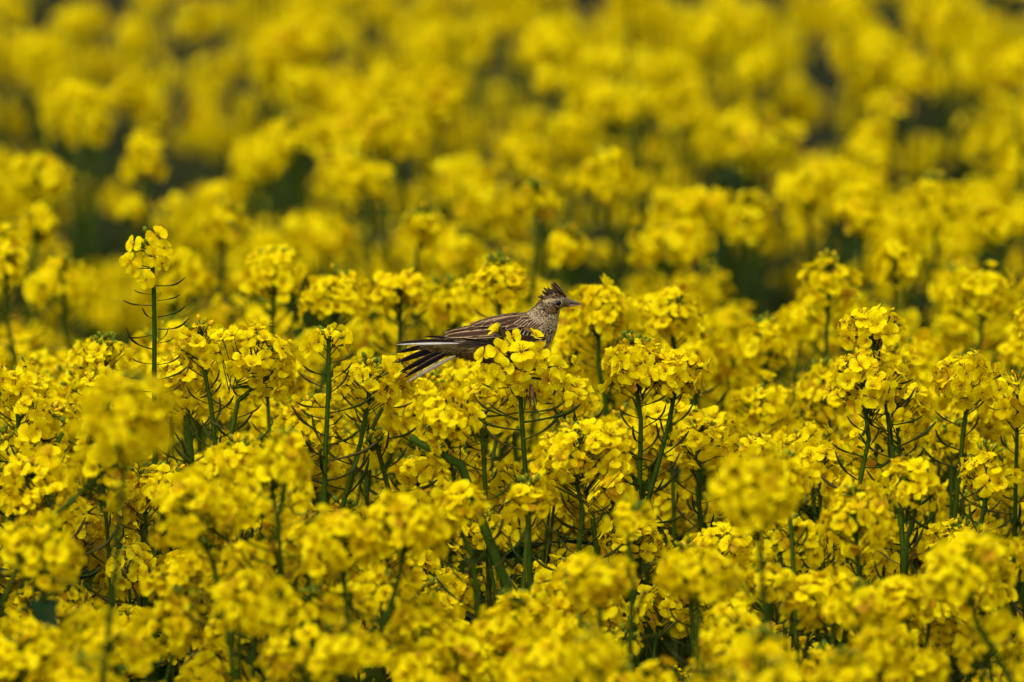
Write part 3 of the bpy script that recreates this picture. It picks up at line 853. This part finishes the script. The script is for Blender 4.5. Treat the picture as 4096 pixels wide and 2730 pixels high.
for q in FIELD:
    pr_ = np.random.default_rng(int(abs(q['x']) * 1e5 + q['y'] * 1e4) % (2 ** 31))
    if id(q) in single_ids:
        pl = field_plant(pr_, q['x'], q['y'], q['top'], side=(2 if q['dz'] < -.1 else (int(pr_.integers(0, 3)) if q['d'] > 13.9 else None)))
        dd = q['d'] - FOC
        tier = 'A' if abs(dd) < 0.15 else ('B' if -1.1 < dd < 0.7 else 'C')
        counts[tier] += 1
        dress(realise(pl, tier), q['label'], GROUPS[zone_of(q)][1])
    else:
        counts['stuff'] += 1
        m = mat4(np.array(Matrix.Rotation(pr_.uniform(0, 6.3), 3, 'Z')), (q['x'], q['y'], q['top'] - 1.27), (pr_.uniform(.92, 1.1),) * 2 + (1.0,))
        STUFF_AT[int(pr_.integers(N_SV))].append((m, pr_.random()))
for k in range(N_SV):
    if not STUFF_AT[k]: continue
    pl = field_plant(np.random.default_rng(400 + k), 0, 0, 1.27, lean=(0, 0), side=k % 3)
    for t in pl['tubes']:
        if t[0][0, 2] == 0: t[0][0, 2] = -0.3
    g = Geo(); zero = np.zeros(3)
    pl['tubes'] = [(p[::2] if len(p) > 6 else p, q[::2] if len(p) > 6 else q, 4) for p, q, _ in pl['tubes']]
    pl['ped'] = pl['ped'][::2]; pl['pod'] = pl['pod'][::2]
    stem_geo(pl, g, zero, 2)
    batch(g, [(v, m, q_) for v, m, q_, h in pl['flower']], [F['xl'] for F in FLOWER], zero, [0, 1, 2])
    batch(g, pl['pod'], POD_LO, zero, [3])
    batch(g, pl['leaf'], LEAF_LO, zero, [4])
    stuff.add_many(g.pack(), [m for m, _ in STUFF_AT[k]], [q for _, q in STUFF_AT[k]])
o = link("rapeseed_crop", mesh_from("rapeseed_crop", stuff.pack(), [M_PETAL, M_STAMEN, M_GREEN, M_POD, M_LEAF]))
o["kind"] = "stuff"; o["label"] = "blurred mass of yellow rapeseed in bloom filling the far field"; o["category"] = "rapeseed"
print("PLANTS", counts, "objects", len(bpy.data.objects), "stuff tris", sum(len(f) for f in stuff.f))

# ------------------------------------------------------------------ the bird (crested lark-like bird, seen from its right side, head to +X)
def bird_material(name, rough=0.75, streak=0.35, scale=900):
    m, n, l = new_mat(name)
    a = n.new("ShaderNodeAttribute"); a.attribute_name = "Col"
    tc = n.new("ShaderNodeTexCoord")
    mp = n.new("ShaderNodeMapping"); mp.inputs['Scale'].default_value = (0.35, 1, 1)
    l.new(tc.outputs['Object'], mp.inputs[0])
    nz = n.new("ShaderNodeTexNoise"); nz.inputs['Scale'].default_value = scale; nz.inputs['Detail'].default_value = 3
    l.new(mp.outputs[0], nz.inputs['Vector'])
    lo = 1 - streak
    nr = ramp(n, [(0.3, (lo, lo, lo)), (0.7, (1.1, 1.1, 1.1))])
    l.new(nz.outputs[0], nr.inputs[0])
    col = mix_col(n, l, 'MULTIPLY', 1.0, a.outputs['Color'], nr.outputs[0])
    bs = n.new("ShaderNodeBsdfPrincipled")
    bs.inputs['Roughness'].default_value = rough
    bs.inputs['Specular IOR Level'].default_value = 0.06
    l.new(col, bs.inputs['Base Color'])
    out = n.new("ShaderNodeOutputMaterial"); l.new(bs.outputs[0], out.inputs['Surface'])
    return m
M_FEATHER = bird_material("feather")
M_DOWN = bird_material("plumage_down", 0.9, 0.5, 700)
M_BILL = plain_material("bill_horn", [(0, (0.085, 0.066, 0.050)), (1, (0.085, 0.066, 0.050))], 0.4, 0.4, 500, 0.35)
M_BILL2 = plain_material("bill_pale_horn", [(0, (0.20, 0.14, 0.075)), (1, (0.20, 0.14, 0.075))], 0.4, 0.4, 500, 0.35)
M_EYE = plain_material("eye_dark", [(0, (0.002, 0.002, 0.002)), (1, (0.002, 0.002, 0.002))], 0.06, 0.25, 100, 0.1)
M_RING = plain_material("eye_ring_cream", [(0, (0.42, 0.34, 0.20)), (1, (0.42, 0.34, 0.20))], 0.8, 0.2, 900, 0.3)
M_LEG = plain_material("leg_reddish", [(0, (0.12, 0.040, 0.018)), (1, (0.12, 0.040, 0.018))], 0.6, 0.3, 900, 0.5)
M_CLAW = plain_material("claw_dark", [(0, (0.030, 0.022, 0.018)), (1, (0.030, 0.022, 0.018))], 0.4, 0.4, 500, 0.3)

BD = FOC + 0.02
BK = kk(BD)
BORG = P(2000, 1400, BD)
bird = bpy.data.objects.new("bird", None); COL.objects.link(bird)
bird.empty_display_size = 0.03
bird.location = BORG
bird["label"] = "small streaked brown bird with raised crest and white outer tail feathers, perched among flowers"
bird["category"] = "bird"
def B(px, py, y=0.0): return np.array([(px - 2000) * BK, y, -(py - 1400) * BK])

# body: sections along the spine (cx, cy, half height, half width) in picture units
SEC = np.array([(1690, 1383, 5, 4), (1730, 1385, 16, 13), (1775, 1382, 28, 24), (1830, 1376, 44, 44), (1885, 1371, 62, 62), (1945, 1366, 80, 79), (2010, 1360, 92, 90), (2075, 1349, 96, 94),
                (2130, 1324, 90, 87), (2163, 1290, 73, 70), (2183, 1255, 56, 55), (2201, 1225, 46, 46), (2220, 1206, 41, 42), (2244, 1202, 34, 35), (2263, 1207, 22, 24), (2277, 1211, 14, 13), (2283, 1212, 4, 4)], float)
NU, NV = 150, 56
sec = smooth_path(SEC, NU)
cen, hh, hw = sec[:, :2], sec[:, 2], sec[:, 3]
tan = np.gradient(cen, axis=0)
for _ in range(6):       # soften the turn from neck to head
    tan[1:-1] = (tan[:-2] + 2 * tan[1:-1] + tan[2:]) / 4
tan /= np.linalg.norm(tan, axis=1)[:, None]
upv = np.stack([tan[:, 1], -tan[:, 0]], 1)          # picture coords: y grows downward; this points to the back
def surf(i, th):
    """body surface: i = section (float), th = 0 right side towards camera, pi/2 back; returns picture x, y and depth y"""
    i0 = min(NU - 2, int(i)); u = i - i0
    L = lambda a: a[i0] * (1 - u) + a[i0 + 1] * u
    c, h, w, up = L(cen), L(hh), L(hw), L(upv)
    q = c + up * h * math.sin(th)
    return q[0], q[1], -w * BK * math.cos(th)
def surf_y(px, py):
    """depth of the body's near side at a picture point"""
    dx, dy = px - cen[:, 0], py - cen[:, 1]
    al = np.abs(dx * tan[:, 0] + dy * tan[:, 1]); v = dx * upv[:, 0] + dy * upv[:, 1]
    i = int(np.argmin(al + 0.6 * np.maximum(0, np.abs(v) - hh)))
    q = min(0.97, abs(v[i]) / hh[i])
    return -hw[i] * BK * math.sqrt(1 - q * q)

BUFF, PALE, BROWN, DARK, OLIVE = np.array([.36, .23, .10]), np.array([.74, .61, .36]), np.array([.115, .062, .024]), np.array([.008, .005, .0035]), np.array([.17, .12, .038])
def ell(px, py, cx, cy, rx, ry, a=0):
    c, s = math.cos(a), math.sin(a); dx, dy = px - cx, py - cy
    return ((dx * c + dy * s) / rx) ** 2 + ((-dx * s + dy * c) / ry) ** 2
rp = np.random.default_rng(4)
def plumage(px, py, th):
    """colours of a small body feather there: edge, middle, length, width (picture units)"""
    dk = rp.random()
    if px > 2150 and py < 1262:                                    # head
        if px > 2254 and py > 1194: return PALE * .5, BROWN * .8, 9, 2.6
        if ell(px, py, 2198, 1195, 28, 7, -.12) < 1 + rp.normal(0, .2): return PALE * .70, BUFF * .8, 10, 3.0      # brow
        e = ell(px, py, 2204, 1229, 31, 22, .25) + rp.normal(0, .10)
        if e < .62: return BUFF * .75, BROWN * (.9 if dk < .6 else .4), 11, 3.4                # ear patch
        if e < 1.0: return BROWN * .9, DARK * 2, 10, 3
        if ell(px, py, 2233, 1223, 18, 7, .15) < 1: return PALE * .66, BUFF * .7, 7, 2.4
        if py < 1186 or (px < 2180 and py < 1212): return BUFF * .9, DARK, 18, 5.0             # crown and nape
        if py > 1236 and px > 2200: return PALE * .85, (BUFF * .45 if dk < .45 else PALE * .6), 12, 3.6   # throat
        return PALE * .78, (DARK * 2 if dk < .5 else BUFF * .5), 13, 4.0
    if py < 1335 and px > 2095 and th < 1.3 and px < 2215 and py < 1240 + (px - 2095) * .95: # neck side
        return PALE * .88, (DARK if dk < .62 else BUFF * .7), 16, 5.4
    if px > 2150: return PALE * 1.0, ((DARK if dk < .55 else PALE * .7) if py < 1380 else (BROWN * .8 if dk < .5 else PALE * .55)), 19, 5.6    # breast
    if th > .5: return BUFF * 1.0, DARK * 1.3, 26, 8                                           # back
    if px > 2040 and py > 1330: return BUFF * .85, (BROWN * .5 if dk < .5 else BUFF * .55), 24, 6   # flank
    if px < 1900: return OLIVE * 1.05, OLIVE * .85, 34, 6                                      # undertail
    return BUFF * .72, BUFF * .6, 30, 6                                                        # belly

def feather_object(name, packed_cols, parent, mat=M_FEATHER):
    v, f, c = packed_cols
    g = Geo(); g.add(v, f, 0, 0)
    return link(name, mesh_from(name, g.pack(), [mat], cols=c), parent)

# body mesh with its colours in the vertices
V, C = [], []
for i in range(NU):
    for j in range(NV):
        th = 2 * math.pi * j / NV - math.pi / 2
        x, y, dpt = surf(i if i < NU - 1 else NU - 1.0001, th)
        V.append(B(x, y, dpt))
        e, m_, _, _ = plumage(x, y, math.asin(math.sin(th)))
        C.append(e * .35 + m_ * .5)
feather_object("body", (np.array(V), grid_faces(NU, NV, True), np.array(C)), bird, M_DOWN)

# small body feathers, lying towards the tail
rb = np.random.default_rng(77)
V, Fc, C = [], [], []
def small_feather(i, th):
    x, y, dpt = surf(i, th)
    if ell(x, y, 2233, 1209, 13.5, 12.5) < 1: return
    if x > 2272: return
    if 1780 < x < 2090 and 1295 < y < 1379 and abs(math.cos(th)) > .25: return      # under the folded wing
    e, m_, L, W = plumage(x, y, math.asin(math.sin(th)))
    L *= rb.uniform(.8, 1.25); W *= rb.uniform(.85, 1.2)
    i0 = int(i)
    t, up = tan[i0], upv[i0]
    nx, ny = up * math.sin(th) * 1.0, -math.cos(th)
    nrm = unit(B(2000 + nx[0] / BK, 1400 + nx[1] / BK, ny))
    fl = unit(np.array([-t[0], 0, t[1]]) + rb.normal(0, .13, 3) + np.array([0, 0, -.10]))
    fl = unit(fl - nrm * (fl @ nrm))
    sd_ = np.cross(fl, nrm)
    o = B(x, y, dpt) + nrm * .0002
    l_, w_ = L * BK, W * BK
    lift = rb.uniform(.10, .24)
    b = len(V)
    pts = [(0, 0, 0), (.4, -1, .0), (.4, -.34, .25), (.4, .34, .25), (.4, 1, .0), (.8, -.72, .0), (.8, -.26, .2), (.8, .26, .2), (.8, .72, .0), (1.05, 0, 0)]
    for s, q, z in pts: V.append(o + fl * l_ * s + sd_ * w_ * q + nrm * (lift * l_ * s * s + z * w_ * .6))
    br = rb.uniform(.72, 1.25)
    for k in (m_, e, m_, m_, e, e, m_, m_, e, (e + m_) * .5): C.append(np.clip(k * br * rb.uniform(.9, 1.1), 0, 1))
    for f in ((0, 2, 1), (0, 3, 2), (0, 4, 3), (1, 2, 6), (1, 6, 5), (2, 3, 7), (2, 7, 6), (3, 4, 8), (3, 8, 7), (5, 6, 9), (6, 7, 9), (7, 8, 9)): Fc.append([b + k for k in f])
arc = np.concatenate([[0], np.cumsum(np.linalg.norm(np.diff(cen, axis=0), axis=1))])
i = 3.0
while i < NU - 4:
    i0 = int(i)
    _, _, L, W = plumage(*surf(i, 0)[:2], 0)
    per = 2 * math.pi * (hh[i0] + hw[i0]) / 2
    n_ = int(per / (W * 1.25))
    for k in range(n_):
        small_feather(min(NU - 3, max(1, i + rb.uniform(-1.2, 1.2))), 2 * math.pi * (k + rb.uniform(-.4, .4)) / n_)
    step = L * .34
    i = float(np.interp(arc[i0] + step + (i - i0) * (arc[min(i0 + 1, NU - 1)] - arc[i0]), arc, np.arange(NU)))
    if i <= i0: i = i0 + 1
po = feather_object("plumage", (np.array(V), Fc, np.array(C)), bird); po["kind"] = "stuff"

# long feathers
TS = [-1, -.88, -.78, -.40, -.06, 0, .06, .40, .78, .88, 1]
def feather(base, tip, w, mid, edge, y0, y1=None, conform=True, sag=0.0, pointed=.0, n=16, layer=0.0, white=None, side=-1, ru=None):
    """blade from base to tip (picture points), width w; edges paler than the middle; lies on the body or between depths y0, y1"""
    base, tip = np.array(base, float), np.array(tip, float)
    d = tip - base; L = np.linalg.norm(d); d /= L; nr = np.array([-d[1], d[0]])
    if nr[1] < 0: nr = -nr                                # +t = lower side
    V, C = [], []
    rr = np.random.default_rng(int(abs(base[0] * 31 + tip[1] * 7)))
    for s in np.linspace(0, 1, n):
        wp = min(1, .45 + 1.6 * s) * (math.sqrt(max(0, 1 - (max(0, s - .72) / .28) ** 2)) * (1 - pointed) + pointed * min(1, (1 - s) * 2.2) ** .8)
        c = base + d * L * s + nr * sag * math.sin(math.pi * s)
        for t in TS:
            q = c + nr * t * w / 2 * max(wp, .03) + nr * (rr.normal(0, .25) if abs(t) == 1 else 0)
            if conform: yy = side * (abs(surf_y(*q)) + (.0010 + layer * .00045) + .0005 * (1 - t * t))
            else: yy = y0 + (y1 - y0) * s - .0006 * (1 - t * t)
            if conform: yy += side * (.0003 * t + .0008 * s)
            V.append(B(q[0], q[1], yy))
            a = abs(t)
            if a < .05: col = mid * .6
            elif a > .86: col = edge
            elif a > .7: col = mid * .65 + edge * .20
            else: col = mid * (1.0 + .35 * (a > .3)) * rr.uniform(.8, 1.2)
            if white is not None: col = white if (t > white_from) else col
            if s > .94 and white is None: col = col * .4 + edge * .6
            C.append(np.clip(col, 0, 1))
    return np.array(V), grid_faces(n, len(TS)), np.array(C)
white_from = -.3
EDGE, EDGE2, WM, WD = np.array([.48, .32, .165]), np.array([.58, .45, .285]), np.array([.036, .0175, .0075]), np.array([.010, .006, .004])
WING = []
for k, (b, t, w) in enumerate([((2060, 1347), (1694, 1347), 10), ((2065, 1350), (1776, 1355), 15), ((2070, 1352), (1812, 1351), 14), ((2075, 1356), (1836, 1351), 13), ((2080, 1360), (1850, 1356), 12),
                               ((2085, 1364), (1838, 1362), 11), ((2088, 1368), (1828, 1367), 10), ((2090, 1372), (1815, 1371), 9)]):
    WING.append(("flight_feather", b, t, w, WD, EDGE if k else WD * 1.4, 0.5 + k * .55, .45, 1.5))
for k, (b, t, w) in enumerate([((2040, 1283), (1858, 1313), 17), ((2060, 1293), (1778, 1330), 22), ((2080, 1320), (1852, 1342), 24), ((2070, 1308), (1776, 1344), 25)]):
    WING.append(("tertial_feather", b, t, w, WM, EDGE, 5 + k * .9, .3, -2))
for k in range(9):
    WING.append(("wing_covert", (2040 + 15 * k, 1300 + 5.5 * k), (1958 + 16.5 * k, 1322 + 4.2 * k), 17, WM * .9, EDGE, 9 + k * .35, .15, 1))
WING.append(("wing_covert", (2150, 1346), (2106, 1358), 11, WD, EDGE2, 12.5, .1, 0))
for k in range(6):
    WING.append(("wing_covert", (2098 + 15 * k, 1300 + 2.2 * k), (2080 + 16 * k, 1329 + 2.5 * k), 15, WD, EDGE2 * .85, 13 + k * .4, .1, 0))
for k in range(7):
    WING.append(("wing_covert", (2120 + 11 * k, 1287 + 7 * k), (2092 + 12 * k, 1304 + 5.5 * k), 15, BROWN * .9, BUFF, 15 + k * .3, .1, 0))
for k, (b, t, w) in enumerate([((2020, 1266), (1890, 1302), 17), ((2050, 1262), (1925, 1296), 20), ((2080, 1260), (1962, 1288), 21), ((2112, 1262), (1995, 1294), 22), ((2130, 1272), (2020, 1304), 21)]):
    WING.append(("shoulder_feather", b, t, w, WM * .9, EDGE * .9, 13 + k * .8, .25, -1))
for k in range(3):
    WING.append(("shoulder_feather", (2088 + 13 * k, 1268 + 2 * k), (2056 + 13 * k, 1288 + 3 * k), 12, WM * 1.6, EDGE2, 18 + k * .4, .1, 0))
for k in range(4):
    WING.append(("shoulder_feather", (2136 + 10 * k, 1273 + 4 * k), (2112 + 10 * k, 1295 + 2 * k), 11, WM * 1.6, EDGE2, 18 + k * .4, .1, 0))
for side, lab in ((-1, "folded near wing with pale edged brown feathers"), (1, "folded far wing")):
    w_e = bpy.data.objects.new("wing", None); COL.objects.link(w_e); w_e.parent = bird; w_e.empty_display_size = .01
    w_e["label"] = lab
    for name, b, t, w, mid, edge, lay, pt, sag in WING:
        feather_object(name, feather(b, t, w, mid, edge, 0, sag=sag, pointed=pt, layer=lay, side=side), w_e)

# tail: dark fanned feathers, the outermost white
tail = bpy.data.objects.new("tail", None); COL.objects.link(tail); tail.parent = bird; tail.empty_display_size = .01
TD, TE = np.array([.005, .003, .002]), np.array([.06, .038, .02])
for b, t, w, y0, y1, mid, edge, wht in [
        ((1815, 1357), (1584, 1373), 15, -.012, .000, TD * 1.3, TE, None), ((1835, 1366), (1582, 1377), 14, -.016, -.004, TD * 1.4, TE, np.array([.80, .78, .72])),
        ((1800, 1368), (1583, 1414), 21, -.001, .003, TD, TE * 1.2, None), ((1805, 1376), (1583, 1452), 27, -.003, -.002, TD, TE, None),
        ((1810, 1386), (1598, 1488), 25, -.005, -.007, TD, TE, None), ((1815, 1397), (1613, 1508), 23, -.007, -.011, TD, TE * 2.2, None),
        ((1822, 1420), (1628, 1525), 18, -.009, -.014, TD * 3, np.array([.30, .25, .16]), np.array([.32, .27, .18]))]:
    white_from = -.2 if w != 18 else -.75
    feather_object("tail_feather", feather(b, t, w, mid, edge, y0, y1, conform=False, pointed=.55, sag=-3, n=18, white=wht), tail)

# crest: loose raised feathers on the crown
rc = np.random.default_rng(9)
CRB, CRT = np.array([.010, .006, .004]), np.array([.19, .12, .055])
crest = [((2262, 1192), (2214, 1130), 11, 4), ((2258, 1188), (2209, 1126), 11, 4), ((2252, 1184), (2207, 1130), 11, 3), ((2246, 1182), (2204, 1137), 10, 3), ((2240, 1181), (2204, 1146), 10, 2),
         ((2234, 1182), (2208, 1153), 10, 2), ((2256, 1190), (2222, 1146), 12, 4), ((2250, 1190), (2217, 1156), 12, 3), ((2262, 1196), (2236, 1163), 11, 3), ((2224, 1184), (2188, 1150), 8, -1),
         ((2216, 1184), (2176, 1149), 8, -1), ((2210, 1186), (2173, 1155), 9, -1), ((2206, 1188), (2164, 1163), 9, -1), ((2202, 1190), (2170, 1168), 9, 0), ((2194, 1194), (2156, 1179), 8, 0), ((2188, 1198), (2152, 1188), 8, 0),
         ((2228, 1186), (2197, 1163), 10, 0), ((2220, 1188), (2190, 1168), 10, 0)]
for k, (b, t, w, sg) in enumerate(crest):
    for yo in ((-.0048, -.0062), (-.0005, -.0005), (.0045, .006)):
        jb, jt = rc.normal(0, 1.6, 2), rc.normal(0, 3.6, 2)
        feather_object("crest_feather", feather(np.array(b) + jb, np.array(t) + jt, w * .72, CRB, CRT if k % 3 else CRT * 1.3, yo[0], yo[1] + rc.normal(0, .001), conform=False, pointed=.7, sag=-sg, n=10), bird)

# bill
def bill(name, top, bot, wid, mat):
    V = []
    for (a, b, w) in zip(top, bot, wid):
        c, h = ((a[0] + b[0]) / 2, (a[1] + b[1]) / 2), abs(b[1] - a[1]) / 2
        for k in range(12):
            q = 2 * math.pi * k / 12
            V.append(B(c[0], c[1] - math.sin(q) * h, -math.cos(q) * w * BK))
    g = Geo(); g.add(V, grid_faces(len(top), 12, True), 0, 0)
    return link(name, mesh_from(name, g.pack(), [mat]), bird)
bill("upper_mandible", [(2270, 1194), (2283, 1199), (2298, 1203), (2312, 1208), (2322, 1213), (2328, 1217)], [(2270, 1216), (2283, 1217), (2298, 1218), (2312, 1218), (2322, 1218), (2328, 1218)], [11, 9, 6.5, 4, 2, .5], M_BILL)
bill("lower_mandible", [(2268, 1215), (2283, 1216.5), (2298, 1217.5), (2310, 1218), (2321, 1218)], [(2268, 1231), (2283, 1228), (2298, 1224.5), (2310, 1221.5), (2321, 1218.6)], [9.5, 8, 5.5, 3, .6], M_BILL2)
# eyes
for side in (-1, 1):
    yy = surf_y(2233, 1209)
    q = B(2233, 1209, side * (abs(yy) - .0006))
    n_ = unit(np.array([.18, side * 1.0, .10]))
    Fm = frame(n_)
    V = []
    for a in np.linspace(0, math.pi, 12):
        for b_ in range(20):
            t_ = 2 * math.pi * b_ / 20
            V.append(q + Fm @ (np.array([math.sin(a) * math.cos(t_), math.sin(a) * math.sin(t_), math.cos(a) * .75]) * .0029))
    g = Geo(); g.add(V, grid_faces(12, 20, True), 0, 0)
    eo = link("eye", mesh_from("eye", g.pack(), [M_EYE]), bird)
    V = []
    for a in range(28):
        A = 2 * math.pi * a / 28
        for b_ in range(6):
            t_ = 2 * math.pi * b_ / 6
            rr = .00292 + .00024 * math.cos(t_)
            V.append(q + Fm @ np.array([math.cos(A) * rr * 1.06, math.sin(A) * rr, .0006 + .00024 * math.sin(t_)]))
    f = [(a * 6 + b_, a * 6 + (b_ + 1) % 6, ((a + 1) % 28) * 6 + (b_ + 1) % 6) for a in range(28) for b_ in range(6)] + [(a * 6 + b_, ((a + 1) % 28) * 6 + (b_ + 1) % 6, ((a + 1) % 28) * 6 + b_) for a in range(28) for b_ in range(6)]
    g = Geo(); g.add(V, f, 0, 0); link("eye_ring", mesh_from("eye_ring", g.pack(), [M_RING]), eo)
# legs, feet gripping the flower stalks
def limb(name, pts, rad, mat, parent):
    v, f = tube(smooth_path(pts, 8), np.interp(np.linspace(0, 1, 8), np.linspace(0, 1, len(rad)), rad), 8)
    g = Geo(); g.add(v, f, 0, 0); return link(name, mesh_from(name, g.pack(), [mat]), parent)
for (kx, ky, yk), (fx, fy, yf) in (((2068, 1448, -.012), (2124, 1522, -.046)), ((2035, 1446, .010), (2078, 1528, -.020))):
    lg = limb("leg", [B(kx - 25, ky - 30, yk), B(kx, ky + 5, yk), B((kx + fx) / 2 + 4, (ky + fy) / 2 - 4, (yk + yf) / 2), B(fx, fy, yf)], [.0045, .0022, .0013, .0015], M_LEG, bird)
    for dx, dy, dd in ((9, 34, -.006), (18, 30, .002), (-6, 32, .000), (-22, 26, .008)):
        limb("toe", [B(fx, fy, yf), B(fx + dx * .6, fy + dy * .45, yf + dd * .7), B(fx + dx, fy + dy * 1.6, yf + dd)], [.0014, .0012, .0010], M_LEG, lg)
        limb("claw", [B(fx + dx, fy + dy * 1.6, yf + dd), B(fx + dx + 4, fy + dy * 1.6 + 18, yf + dd), B(fx + dx, fy + dy * 1.6 + 38, yf + dd * .8)], [.0009, .0006, .00015], M_CLAW, lg)
